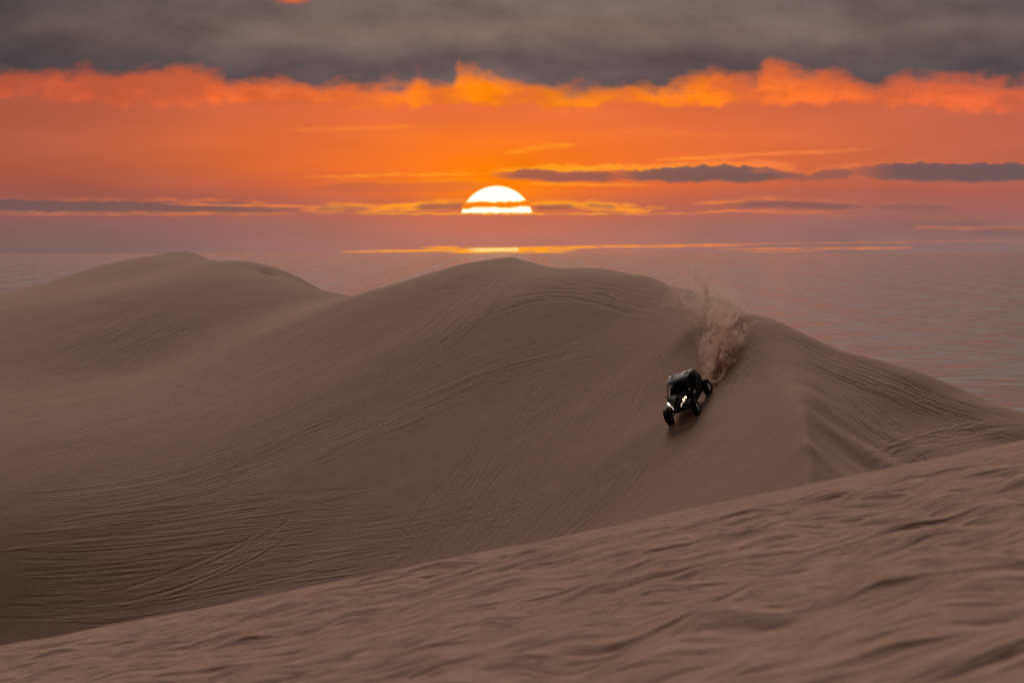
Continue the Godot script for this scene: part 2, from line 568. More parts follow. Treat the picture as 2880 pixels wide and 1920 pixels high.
func dunes() -> void:
	# the bowl with the left dune and the crest, and the right flank that cuts it off along the spur
	var first := []
	var second := []
	first.append_array(knots([Vector3(-41.08, 68.78, -474.0), Vector3(-34.85, 70.54, -478.0), Vector3(-31.17, 71.30, -482.0), Vector3(-29.05, 71.75, -491.0), Vector3(-26.89, 72.37, -501.0), Vector3(-23.26, 73.03, -500.0), Vector3(-19.87, 73.56, -491.0), Vector3(-17.39, 73.29, -482.0)], 1))
	first.append_array(knots([Vector3(-15.31, 73.29, -475.0), Vector3(-13.36, 72.32, -471.0), Vector3(-11.20, 71.62, -467.0), Vector3(-9.11, 71.24, -463.0), Vector3(-8.82, 71.51, -448.0), Vector3(-6.80, 72.08, -448.0), Vector3(-4.34, 72.70, -448.0), Vector3(-1.87, 73.29, -447.0)], 1))
	first.append_array(knots([Vector3(-0.15, 73.52, -446.0), Vector3(1.56, 73.21, -442.0), Vector3(3.47, 73.09, -438.0), Vector3(5.82, 73.01, -433.5), Vector3(7.63, 72.80, -428.0), Vector3(9.83, 72.25, -421.5), Vector3(11.62, 71.30, -411.0)], 1))
	first.append_array(knots([Vector3(-26.64, 53.62, -412.0), Vector3(-26.93, 56.02, -416.5), Vector3(-27.16, 58.52, -420.0), Vector3(-27.39, 60.71, -423.5), Vector3(-28.32, 64.32, -438.0), Vector3(-29.55, 67.88, -457.0), Vector3(-19.75, 54.63, -410.0), Vector3(-19.97, 57.14, -414.5)], 200))
	first.append_array(knots([Vector3(-20.18, 59.71, -419.0), Vector3(-20.55, 61.78, -426.6), Vector3(-21.73, 65.24, -451.0), Vector3(-22.93, 68.89, -476.0), Vector3(-12.83, 56.21, -405.0), Vector3(-13.02, 58.65, -411.0), Vector3(-13.20, 60.95, -416.6), Vector3(-13.51, 64.13, -426.5)], 200))
	first.append_array(knots([Vector3(-13.97, 66.67, -441.0), Vector3(-14.44, 69.40, -456.0), Vector3(-13.68, 71.08, -464.0), Vector3(-6.10, 57.68, -402.0), Vector3(-6.21, 60.41, -409.0), Vector3(-6.32, 63.24, -416.5), Vector3(-6.48, 66.46, -427.0), Vector3(-6.65, 69.38, -438.0)], 200))
	first.append_array(knots([Vector3(0.00, 59.49, -398.0), Vector3(0.00, 62.00, -405.0), Vector3(0.00, 64.51, -411.6), Vector3(0.00, 66.62, -419.0), Vector3(0.00, 68.81, -427.0), Vector3(0.00, 71.08, -436.0), Vector3(4.84, 60.66, -393.0), Vector3(4.91, 62.64, -399.0)], 200))
	first.append_array(knots([Vector3(4.99, 64.67, -405.2), Vector3(5.08, 66.75, -412.6), Vector3(5.17, 68.91, -420.0), Vector3(5.26, 70.93, -427.0), Vector3(8.95, 61.83, -384.0), Vector3(8.86, 63.93, -392.0), Vector3(9.57, 69.05, -410.5), Vector3(9.71, 70.80, -416.5)], 200))
	first.append_array(knots([Vector3(10.89, 62.46, -378.0), Vector3(11.28, 66.10, -391.6), Vector3(11.60, 69.17, -402.6), Vector3(13.66, 63.21, -374.0), Vector3(14.24, 67.20, -390.0), Vector3(-26.45, 50.63, -409.0), Vector3(-19.56, 51.70, -406.0), Vector3(-12.64, 53.42, -399.0)], 200))
	first.append_array(knots([Vector3(-5.98, 54.99, -394.0), Vector3(0.00, 56.53, -389.0), Vector3(8.72, 59.30, -374.0), Vector3(-33.44, 53.62, -412.0), Vector3(-34.09, 58.52, -420.0), Vector3(-34.66, 60.59, -427.0), Vector3(-36.20, 66.08, -446.0), Vector3(-11.00, 70.75, -459.0)], 200))
	first.append_array(knots([Vector3(9.05, 66.18, -400.0), Vector3(11.55, 67.40, -400.0), Vector3(6.55, 64.95, -400.0), Vector3(9.05, 66.90, -402.5), Vector3(9.05, 65.46, -397.5)], 6))
	first.append_array(knots([Vector3(16.00, 73.20, -413.0), Vector3(18.40, 70.40, -395.0), Vector3(18.40, 65.20, -376.0), Vector3(22.00, 75.50, -413.0), Vector3(24.00, 70.00, -376.0), Vector3(-30.00, 47.00, -370.0), Vector3(0.00, 46.00, -350.0), Vector3(24.00, 62.00, -345.0)], 60))
	first.append_array(knots([Vector3(12.00, 66.00, -432.0), Vector3(6.00, 67.50, -452.0), Vector3(-1.00, 65.00, -474.0), Vector3(-9.00, 66.50, -468.0), Vector3(-8.00, 62.00, -505.0), Vector3(-20.00, 66.00, -525.0), Vector3(-30.00, 64.00, -530.0), Vector3(-45.00, 60.00, -520.0)], 60))
	first.append_array(knots([Vector3(10.00, 55.00, -480.0), Vector3(0.00, 55.00, -520.0), Vector3(-20.00, 52.00, -545.0), Vector3(30.00, 60.00, -450.0), Vector3(-34.85, 69.54, -487.0), Vector3(-31.17, 70.30, -491.0), Vector3(-29.05, 70.75, -500.0), Vector3(-26.89, 71.37, -510.0)], 60))
	first.append_array(knots([Vector3(-23.26, 72.03, -509.0), Vector3(-19.87, 72.56, -500.0), Vector3(-31.17, 71.20, -485.0), Vector3(-26.89, 72.27, -504.0), Vector3(-23.26, 72.93, -503.0)], 60))
	second.append_array(knots([Vector3(11.67, 71.51, -413.0), Vector3(12.32, 71.11, -412.0), Vector3(13.62, 70.46, -410.0), Vector3(15.12, 69.81, -408.0), Vector3(17.32, 68.97, -407.0), Vector3(19.51, 68.18, -406.0), Vector3(21.69, 67.35, -405.0), Vector3(23.86, 66.52, -404.0)], 1))
	second.append_array(knots([Vector3(26.06, 65.73, -403.0), Vector3(29.20, 64.56, -401.0)], 1))
	second.append_array(knots([Vector3(13.90, 69.58, -405.0), Vector3(14.50, 67.94, -397.0), Vector3(15.36, 67.12, -394.0), Vector3(15.32, 64.98, -384.7), Vector3(15.01, 63.11, -377.0), Vector3(16.47, 62.95, -382.0), Vector3(16.79, 64.86, -389.5), Vector3(14.30, 61.52, -369.5)], 20))
	second.append_array(knots([Vector3(16.94, 66.17, -398.0), Vector3(20.27, 65.49, -399.0), Vector3(23.45, 64.66, -397.0), Vector3(25.78, 64.18, -398.7), Vector3(17.81, 64.77, -393.0), Vector3(17.47, 62.84, -385.5), Vector3(19.87, 63.31, -391.0), Vector3(23.12, 63.30, -391.5)], 20))
	second.append_array(knots([Vector3(26.45, 63.04, -393.0), Vector3(21.51, 61.48, -382.0), Vector3(27.96, 60.99, -384.0), Vector3(4.00, 80.00, -413.0), Vector3(4.00, 78.00, -390.0), Vector3(4.00, 72.00, -370.0), Vector3(-10.00, 88.00, -400.0), Vector3(6.00, 73.00, -350.0)], 20))
	second.append_array(knots([Vector3(24.00, 57.00, -350.0), Vector3(38.00, 57.00, -395.0), Vector3(30.00, 50.00, -350.0), Vector3(14.00, 66.00, -430.0), Vector3(24.00, 58.00, -430.0), Vector3(36.00, 50.00, -425.0), Vector3(4.00, 77.00, -430.0), Vector3(18.00, 52.00, -470.0)], 20))
	second.append_array(knots([Vector3(0.00, 80.00, -460.0), Vector3(-20.00, 95.00, -430.0)], 20))
	var a := coarse(first)
	var b := coarse(second)
	var cols := int((X1 - X0) / 2.0) + 3
	height.resize(GX * GZ)
	for j in GZ:
		var z := Z0 + j * 0.25
		var fz := (z - Z0) / 2.0
		var jz := mini(int(fz), int((Z1 - Z0) / 2.0) - 1)
		var wz := spline(fz - jz)
		var ra := PackedFloat32Array()
		var rb := PackedFloat32Array()
		for i in cols:
			var at := jz * cols + i
			ra.append(a[at] * wz[0] + a[at + cols] * wz[1] + a[at + 2 * cols] * wz[2] + a[at + 3 * cols] * wz[3])
			rb.append(b[at] * wz[0] + b[at + cols] * wz[1] + b[at + 2 * cols] * wz[2] + b[at + 3 * cols] * wz[3])
		for i in GX:
			var x := X0 + i * 0.25
			var fx := (x - X0) / 2.0
			var ix := mini(int(fx), int((X1 - X0) / 2.0) - 1)
			var wx := spline(fx - ix)
			var h1 := ra[ix] * wx[0] + ra[ix + 1] * wx[1] + ra[ix + 2] * wx[2] + ra[ix + 3] * wx[3]
			var h2 := rb[ix] * wx[0] + rb[ix + 1] * wx[1] + rb[ix + 2] * wx[2] + rb[ix + 3] * wx[3]
			h2 += 0.22 * soft.get_noise_2d(x * 0.11, z * 0.16)
			var d := absf(h1 - h2)
			var h := minf(h1, h2)
			var round := lerpf(0.2, 1.7, smoothstep(-384.0, -396.0, z))
			if d < round:
				h -= (round - d) * (round - d) / (4.0 * round)
			h += 0.07 * soft.get_noise_2d(x * 0.07 + z * 0.03, z * 0.10) + 0.025 * fine.get_noise_2d(x * 0.35, z * 0.22)
			for q in [[0.2, -447.0, 1.1, 0.22], [-20.0, -491.5, 1.6, 0.30], [-17.9, -490.0, 1.1, -0.28], [-15.6, -489.5, 1.2, 0.22], [11.6, -413.0, 1.0, -0.12], [-14.5, -471.0, 0.5, -0.24], [14.35, -381.5, 0.5, 0.16]]:
				if absf(x - q[0]) < 4.0 and absf(z - q[1]) < 8.0:
					var kx: float = (x - q[0]) / q[2]
					var kz: float = (z - q[1]) / (q[2] * 2.0)
					h += q[3] * exp(-kx * kx - kz * kz)
			var edge := minf(minf(x - X0, X1 - x) / 22.0, minf((z - Z0) / 20.0, 1.0))
			height[j * GX + i] = lerpf(minf(h, 38.0), h, smoothstep(0.0, 1.0, edge)) if edge < 1.0 else h
	var m := sand(1.3)
	m.heightmap_enabled = true
	m.uv1_triplanar = false
	m.uv1_world_triplanar = false
	m.uv1_scale = Vector3.ONE
	m.albedo_texture = noise_picture(2048, 12, 0.28, 3, Color(0.82, 0.81, 0.80), Color(1.0, 1.0, 1.0))
	m.heightmap_texture = tracks()
	m.heightmap_scale = 40.0
	m.texture_repeat = false
	var pos := PackedVector3Array()
	var nor := PackedVector3Array()
	var uv := PackedVector2Array()
	var idx := PackedInt32Array()
	for j in GZ:
		for i in GX:
			var at := j * GX + i
			var x := X0 + i * 0.25
			var z := Z0 + j * 0.25
			pos.append(Vector3(x, height[at], z))
			var l := height[at - 1] if i > 0 else height[at]
			var r := height[at + 1] if i < GX - 1 else height[at]
			var f := height[at - GX] if j > 0 else height[at]
			var n := height[at + GX] if j < GZ - 1 else height[at]
			nor.append(Vector3((l - r) * 2.0, 1.0, (f - n) * 2.0).normalized())
			uv.append(Vector2((x - TX0) / (TX1 - TX0), (z - TZ0) / (TZ1 - TZ0)))
			if i < GX - 1 and j < GZ - 1:
				idx.append_array([at, at + 1, at + GX + 1, at, at + GX + 1, at + GX])
	var arrays := []
	arrays.resize(Mesh.ARRAY_MAX)
	arrays[Mesh.ARRAY_VERTEX] = pos
	arrays[Mesh.ARRAY_NORMAL] = nor
	arrays[Mesh.ARRAY_TEX_UV] = uv
	arrays[Mesh.ARRAY_INDEX] = idx
	var mesh := ArrayMesh.new()
	mesh.add_surface_from_arrays(Mesh.PRIMITIVE_TRIANGLES, arrays)
	setting("sand_dune", mesh, m, "tall brown dune ridge scored with tracks, its slip face under the buggy")


func surface(x: float, z: float) -> float:
	var fx := clampf((x - X0) / 0.25, 0.0, GX - 1.001)
	var fz := clampf((z - Z0) / 0.25, 0.0, GZ - 1.001)
	var i := int(fx)
	var j := int(fz)
	var at := j * GX + i
	return lerpf(lerpf(height[at], height[at + 1], fx - i), lerpf(height[at + GX], height[at + GX + 1], fx - i), fz - j)


# Relief of tracks, ruts and wind lines: 40 cm from black to white, level at one half.
const TX0 := -36.0
const TX1 := 36.0
const TZ0 := -505.0
const TZ1 := -355.0
const TN := 2048
var relief: PackedFloat32Array


func tracks() -> ImageTexture:
	relief.resize(TN * TN)
	var n := FastNoiseLite.new()
	n.seed = 77
	n.frequency = 0.03
	n.fractal_octaves = 4
	var grain := n.get_image(TN, TN, false, false, false).get_data()
	for i in TN * TN:
		relief[i] = 0.5 + (grain[i] - 128) * 0.00026
	score([Vector2(-21.6, -464.3), Vector2(-25.3, -457), Vector2(-29.2, -450.8)], [Vector2(-4.2, -435), Vector2(-14.6, -431.5), Vector2(-27.5, -426)], 900, Vector2(0.06, 0.4), Vector2(0.05, 0.12), Vector2(0.006, 0.026), 0.3)  # wind streaks on the left slope
	score([Vector2(-27.6, -427), Vector2(-16.3, -426), Vector2(-4.1, -426)], [Vector2(-27.3, -422.5), Vector2(-11, -420), Vector2(7.5, -419)], 480, Vector2(0.12, 0.5), Vector2(0.05, 0.13), Vector2(0.007, 0.03), 0.3)  # long arcs along the lip of the hollow
	score([Vector2(-8.2, -443.5), Vector2(0.6, -433.8), Vector2(8.4, -421)], [Vector2(-4.1, -427.3), Vector2(2.9, -426.3), Vector2(9.6, -410.3)], 100, Vector2(0.2, 0.7), Vector2(0.06, 0.12), Vector2(0.008, 0.026), 0.35)  # tracks under the crest
	score([Vector2(-0.6, -441.3), Vector2(-3, -435.3), Vector2(-7, -431.3)], [Vector2(0.9, -436.5), Vector2(-0.6, -430.3), Vector2(-4.1, -426)], 30, Vector2(0.25, 0.8), Vector2(0.07, 0.16), Vector2(0.012, 0.036), 0.25)  # tracks down from the peak
	score([Vector2(-2.2, -414.8), Vector2(-4.4, -409), Vector2(-7.7, -403)], [Vector2(10.2, -392.8), Vector2(5.9, -388.8), Vector2(1.6, -390.5)], 420, Vector2(0.1, 0.6), Vector2(0.05, 0.12), Vector2(0.006, 0.03), 0.25)  # fall lines of the slip face
	score([Vector2(0.1, -421.8), Vector2(-0.4, -415.5), Vector2(-1.7, -411.3)], [Vector2(8.2, -411.3), Vector2(6.8, -404.8), Vector2(4.5, -401.2)], 60, Vector2(0.15, 0.5), Vector2(0.08, 0.2), Vector2(0.01, 0.03), 0.35)  # fall lines high on the slip face
	score([Vector2(-7.1, -436.5), Vector2(-16.5, -432), Vector2(-26.3, -428)], [Vector2(8.9, -411.8), Vector2(-0.6, -418.8), Vector2(-12.8, -418)], 420, Vector2(0.1, 0.5), Vector2(0.05, 0.11), Vector2(0.005, 0.022), 0.3)  # fine lines raked down the bowl
	score([Vector2(-27.8, -422.3), Vector2(-16.8, -420), Vector2(-6.3, -413)], [Vector2(-27.2, -413.8), Vector2(-15.2, -408.5), Vector2(-3.9, -401)], 260, Vector2(0.08, 0.45), Vector2(0.06, 0.16), Vector2(0.008, 0.03), 0.5)  # ruts in the hollow
	score([Vector2(-20.2, -419), Vector2(-8.5, -412), Vector2(4.9, -399.8)], [Vector2(-20, -414.3), Vector2(-8.4, -405.8), Vector2(1.6, -397.5)], 50, Vector2(0.1, 0.5), Vector2(0.05, 0.12), Vector2(0.005, 0.014), 0.5)  # ruts across the foot of the slip face
	score([Vector2(-12.2, -415.3), Vector2(-15.4, -413.8), Vector2(-22.2, -414.3)], [Vector2(-10.4, -413.8), Vector2(-13.5, -411.3), Vector2(-20.5, -412.3)], 8, Vector2(0.4, 0.9), Vector2(0.14, 0.22), Vector2(0.02, 0.04), 0.3)  # tyre tracks in the hollow
	score([Vector2(12.4, -408.5), Vector2(18.3, -404.8), Vector2(27, -401)], [Vector2(14.9, -400.8), Vector2(19.5, -400.3), Vector2(26.8, -398)], 220, Vector2(0.1, 0.45), Vector2(0.07, 0.18), Vector2(0.012, 0.045), 0.2)  # ruts down the right flank
	score([Vector2(14.2, -394.8), Vector2(16.7, -393.3), Vector2(19.6, -389.3)], [Vector2(16, -400.7), Vector2(19.3, -397.3), Vector2(20.9, -391)], 30, Vector2(0.3, 0.9), Vector2(0.1, 0.22), Vector2(0.015, 0.06), 0.35)  # tracks down the spur
	score([Vector2(16.4, -385.5), Vector2(20.1, -396.5), Vector2(24.8, -401.5)], [Vector2(17.5, -385.3), Vector2(21.2, -395), Vector2(26.9, -400)], 36, Vector2(0.2, 0.8), Vector2(0.1, 0.22), Vector2(0.015, 0.05), 0.5)  # tracks across the right flank
	score([Vector2(10.7, -400.4), Vector2(11.4, -402.3), Vector2(12.2, -405.8)], [Vector2(11.4, -397.3), Vector2(12.2, -401.3), Vector2(12.7, -404.5)], 9, Vector2(0.6, 0.95), Vector2(0.2, 0.3), Vector2(0.03, 0.07), 0.3)  # tracks of the buggy
	return ImageTexture.create_from_image(Image.create_from_data(TN, TN, false, Image.FORMAT_RF, relief.to_byte_array()))


# Scores n lines that run between two curves, each given by three points (x, z).
func score(a: Array, b: Array, n: int, share: Vector2, width: Vector2, depth: Vector2, ridges: float) -> void:
	var sx := TN / (TX1 - TX0)
	var sz := TN / (TZ1 - TZ0)
	for k in n:
		var t := rng.randf()
		var p0: Vector2 = a[0].lerp(b[0], t)
		var p1: Vector2 = a[1].lerp(b[1], clampf(t + rng.randf_range(-0.1, 0.1), 0.0, 1.0))
		var p2: Vector2 = a[2].lerp(b[2], clampf(t + rng.randf_range(-0.16, 0.16), 0.0, 1.0))
		p1 = p1 * 2.0 - (p0 + p2) * 0.5
		var length := rng.randf_range(share.x, share.y)
		var from := rng.randf_range(0.0, 1.0 - length)
		var w := rng.randf_range(width.x, width.y)
		var high := rng.randf_range(depth.x, depth.y) / 0.4 * (1.0 if rng.randf() < ridges else -1.0)
		var steps := int((p0.distance_to(p1) + p1.distance_to(p2)) * length / 0.06) + 2
		var rx := w * sx
		var rz := w * sz
		var salt := rng.randf() * 900.0
		for s in steps:
			var q := float(s) / steps
			var u := from + length * q
			var p := p0 * (1.0 - u) * (1.0 - u) + p1 * 2.0 * u * (1.0 - u) + p2 * u * u
			p.x += 0.18 * soft.get_noise_2d(u * 9.0, salt)
			var cx := (p.x - TX0) * sx
			var cz := (p.y - TZ0) * sz
			var h := high * minf(1.0, minf(q, 1.0 - q) * 5.0) * (0.75 + 0.6 * soft.get_noise_2d(u * 14.0, salt + 5.0))
			for j in range(maxi(0, int(cz - rz)), mini(TN, int(cz + rz) + 2)):
				var dz := (j - cz) / rz
				for i in range(maxi(0, int(cx - rx)), mini(TN, int(cx + rx) + 2)):
					var dx := (i - cx) / rx
					var g := 1.0 - dx * dx - dz * dz
					if g > 0.0:
						var v := 0.5 + h * g
						var at := j * TN + i
						if h < 0.0:
							if v < relief[at]:
								relief[at] = v
						elif v > relief[at]:
							relief[at] = v


func foreground() -> void:
	var xs := PackedFloat32Array()
	var ds := PackedFloat32Array()
	for i in range(-26, 0):
		xs.append(-15.0 + i * 2.0 - 0.03 * i * i)
	for i in 301:
		xs.append(-15.0 + i * 0.1)
	for i in range(1, 27):
		xs.append(15.0 + i * 2.0 + 0.03 * i * i)
	for i in 100:
		ds.append(190.0 - i * 0.65)
	for i in 901:
		ds.append(125.0 - i * 0.1)
	for i in range(1, 90):
		ds.append(35.0 - i * 0.7)
	var nx := xs.size()
	var nz := ds.size()
	var hs := PackedFloat32Array()
	for d in ds:
		for x in xs:
			var tilt := 15.0 + 14.0 * (1.0 - exp(-maxf(0.0, absf(x) - 15.0) / 14.0)) if absf(x) > 15.0 else absf(x)
			var h := EYE - 1.7 - 0.0235 * d + 0.2 * tilt * signf(x)
			h -= 0.004 * maxf(0.0, d - 108.0) * maxf(0.0, d - 108.0)
			h = lerpf(h, 40.0, smoothstep(48.0, 86.0, absf(x)))
			var calm := 1.0 - 0.8 * smoothstep(92.0, 106.0, d)
			h += 0.05 * sin(d * 0.16 + x * 0.2)
			h += calm * 0.20 * rough.get_noise_2d(x * 0.16 + d * 0.05, d * 0.30)
			h += calm * 0.085 * fine.get_noise_2d(x * 0.4, d * 0.62 + x * 0.2)
			h += calm * 0.05 * soft.get_noise_2d(x * 0.9, d * 0.16 + 30.0)
			h += calm * 0.014 * fine.get_noise_2d(x * 1.3 + 70.0, d * 1.9)
			for q in [[4.9, 92.0, -0.2, 44.0, 0.5, 0.10], [5.6, 90.0, 0.9, 44.0, 0.45, 0.08], [6.0, 70.0, 2.4, 40.0, 0.5, 0.10], [2.0, 106.0, -3.5, 78.0, 0.35, 0.05]]:
				if d < q[1] and d > q[3]:
					var mid: float = lerpf(q[0], q[2], (q[1] - d) / (q[1] - q[3])) + 0.5 * soft.get_noise_2d(d * 0.06, q[0] * 9.0)
					var off: float = (x - mid) / q[4]
					if absf(off) < 3.0:
						var fade := minf(1.0, minf(q[1] - d, d - q[3]) / 6.0)
						h -= fade * q[5] * (exp(-off * off) - 0.6 * exp(-pow(absf(off) - 1.5, 2.0) * 3.0)) * (0.8 + 0.8 * rough.get_noise_2d(x * 0.5, d * 0.25))
			hs.append(h)
	var pos := PackedVector3Array()
	var nor := PackedVector3Array()
	var idx := PackedInt32Array()
	for j in nz:
		for i in nx:
			var at := j * nx + i
			pos.append(Vector3(xs[i], hs[at], -ds[j]))
			var il := maxi(i - 1, 0)
			var ir := mini(i + 1, nx - 1)
			var jf := maxi(j - 1, 0)
			var jn := mini(j + 1, nz - 1)
			nor.append(Vector3((hs[j * nx + il] - hs[j * nx + ir]) / (xs[ir] - xs[il]), 1.0, (hs[jf * nx + i] - hs[jn * nx + i]) / (ds[jf] - ds[jn])).normalized())
			if i < nx - 1 and j < nz - 1:
				idx.append_array([at, at + 1, at + nx + 1, at, at + nx + 1, at + nx])
	var arrays := []
	arrays.resize(Mesh.ARRAY_MAX)
	arrays[Mesh.ARRAY_VERTEX] = pos
	arrays[Mesh.ARRAY_NORMAL] = nor
	arrays[Mesh.ARRAY_INDEX] = idx
	var mesh := ArrayMesh.new()
	mesh.add_surface_from_arrays(Mesh.PRIMITIVE_TRIANGLES, arrays)
	var m := sand(1.1)
	var n := FastNoiseLite.new()
	n.seed = 8
	n.frequency = 0.012
	n.fractal_octaves = 6
	n.fractal_gain = 0.6
	var ripple := NoiseTexture2D.new()
	ripple.width = 1024
	ripple.height = 1024
	ripple.seamless = true
	ripple.noise = n
	m.heightmap_enabled = true
	m.heightmap_texture = ripple
	m.heightmap_scale = 14.0
	m.uv1_scale = Vector3(0.035, 0.10, 0.14)
	m.albedo_texture = noise_picture(1024, 4, 0.22, 4, Color(0.82, 0.81, 0.80), Color(1.0, 1.0, 1.0))
	setting("foreground_dune", mesh, m, "rippled sand slope in the foreground, out of focus")


# ---------------------------------------------------------------- buggy: x to its left, y up, z forward, origin on the ground

func plain(called: String, c: Color, rough_: float, metal := 0.0, spec := 0.5) -> StandardMaterial3D:
	var m := StandardMaterial3D.new()
	m.resource_name = called
	m.albedo_color = c.linear_to_srgb()
	m.roughness = rough_
	m.metallic = metal
	m.metallic_specular = spec
	return m


func begin() -> SurfaceTool:
	var st := SurfaceTool.new()
	st.begin(Mesh.PRIMITIVE_TRIANGLES)
	return st


func part(called: String, st: SurfaceTool, m: Material, parent: Node3D, flip := false) -> MeshInstance3D:
	st.generate_normals(flip)
	var o := MeshInstance3D.new()
	o.name = called
	o.mesh = st.commit()
	o.material_override = m
	parent.add_child(o, true)
	return o


func facet(st: SurfaceTool, a: Vector3, b: Vector3, c: Vector3, d: Vector3, group := -1) -> void:
	st.set_smooth_group(group)
	for p in [a, b, c, a, c, d]:
		st.add_vertex(p)


# a closed panel: rows of points, thick along its own normal
func skin(st: SurfaceTool, rows: Array, thick: Vector3) -> void:
	var nr := rows.size()
	var nc: int = rows[0].size()
	for j in nr - 1:
		for i in nc - 1:
			facet(st, rows[j][i], rows[j][i + 1], rows[j + 1][i + 1], rows[j + 1][i], 1)
			facet(st, rows[j][i] - thick, rows[j + 1][i] - thick, rows[j + 1][i + 1] - thick, rows[j][i + 1] - thick, 2)
	for i in nc - 1:
		facet(st, rows[0][i + 1], rows[0][i], rows[0][i] - thick, rows[0][i + 1] - thick)
		facet(st, rows[nr - 1][i], rows[nr - 1][i + 1], rows[nr - 1][i + 1] - thick, rows[nr - 1][i] - thick)
	for j in nr - 1:
		facet(st, rows[j][0], rows[j + 1][0], rows[j + 1][0] - thick, rows[j][0] - thick)
		facet(st, rows[j + 1][nc - 1], rows[j][nc - 1], rows[j][nc - 1] - thick, rows[j + 1][nc - 1] - thick)


func tube(st: SurfaceTool, pts: Array, r: float, sides := 8) -> void:
	var rings := []
	for k in pts.size():
		var dir: Vector3 = (pts[mini(k + 1, pts.size() - 1)] - pts[maxi(k - 1, 0)]).normalized()
		var u := dir.cross(Vector3.UP if absf(dir.y) < 0.9 else Vector3.RIGHT).normalized()
		var v := dir.cross(u)
		var ring := []
		for s in sides:
			var t := TAU * s / sides
			ring.append(pts[k] + (u * cos(t) + v * sin(t)) * r)
		rings.append(ring)
	for k in pts.size() - 1:
		for s in sides:
			var n := (s + 1) % sides
			facet(st, rings[k][s], rings[k + 1][s], rings[k + 1][n], rings[k][n], 1)
	for s in sides:
		var n := (s + 1) % sides
		st.set_smooth_group(-1)
		for p in [pts[0], rings[0][s], rings[0][n], pts[-1], rings[-1][n], rings[-1][s]]:
			st.add_vertex(p)


# a side outline of (z, y) points, from x0 to x1, with its edges drawn in by bevel
func slab(st: SurfaceTool, outline: Array, x0: float, x1: float, bevel := 0.02) -> void:
	var poly := PackedVector2Array(outline)
	var inner := poly
	var off := Geometry2D.offset_polygon(poly, -bevel, Geometry2D.JOIN_MITER)
	if off.size() == 1 and off[0].size() == poly.size():
		# start the inset outline at the corner nearest the first
		var best := 0
		for i in off[0].size():
			if off[0][i].distance_to(poly[0]) < off[0][best].distance_to(poly[0]):
				best = i
		inner = PackedVector2Array()
		for i in off[0].size():
			inner.append(off[0][(best + i) % off[0].size()])
	var sx := signf(x1 - x0)
	var layers := [[x0, inner], [x0 + sx * bevel, poly], [x1 - sx * bevel, poly], [x1, inner]]
	var n := poly.size()
	for k in 3:
		for i in n:
			var j := (i + 1) % n
			var a: Vector2 = layers[k][1][i]
			var b: Vector2 = layers[k][1][j]
			var c: Vector2 = layers[k + 1][1][j]
			var d: Vector2 = layers[k + 1][1][i]
			facet(st, Vector3(layers[k][0], a.y, a.x), Vector3(layers[k][0], b.y, b.x), Vector3(layers[k + 1][0], c.y, c.x), Vector3(layers[k + 1][0], d.y, d.x))
	var tri := Geometry2D.triangulate_polygon(inner)
	st.set_smooth_group(-1)
	for i in range(0, tri.size(), 3):
		for k in [0, 2, 1]:
			st.add_vertex(Vector3(x0, inner[tri[i + k]].y, inner[tri[i + k]].x))
		for k in [0, 1, 2]:
			st.add_vertex(Vector3(x1, inner[tri[i + k]].y, inner[tri[i + k]].x))


func turned(st: SurfaceTool, profile: Array, sides: int, group := 1) -> void:
	# profile of (radius, x) round the x axis
	for k in profile.size() - 1:
		for s in sides:
			var t0 := TAU * s / sides
			var t1 := TAU * (s + 1) / sides
			var p: Vector2 = profile[k]
			var q: Vector2 = profile[k + 1]
			facet(st, Vector3(p.y, cos(t0) * p.x, sin(t0) * p.x), Vector3(p.y, cos(t1) * p.x, sin(t1) * p.x), Vector3(q.y, cos(t1) * q.x, sin(t1) * q.x), Vector3(q.y, cos(t0) * q.x, sin(t0) * q.x), group)


func block(st: SurfaceTool, at: Vector3, size: Vector3, turn := Basis.IDENTITY) -> void:
	var h := size * 0.5
	var c := []
	for x in [-1, 1]:
		for y in [-1, 1]:
			for z in [-1, 1]:
				c.append(at + turn * Vector3(h.x * x, h.y * y, h.z * z))
	for f in [[0, 1, 3, 2], [4, 6, 7, 5], [0, 4, 5, 1], [2, 3, 7, 6], [0, 2, 6, 4], [1, 5, 7, 3]]:
		facet(st, c[f[0]], c[f[1]], c[f[2]], c[f[3]])


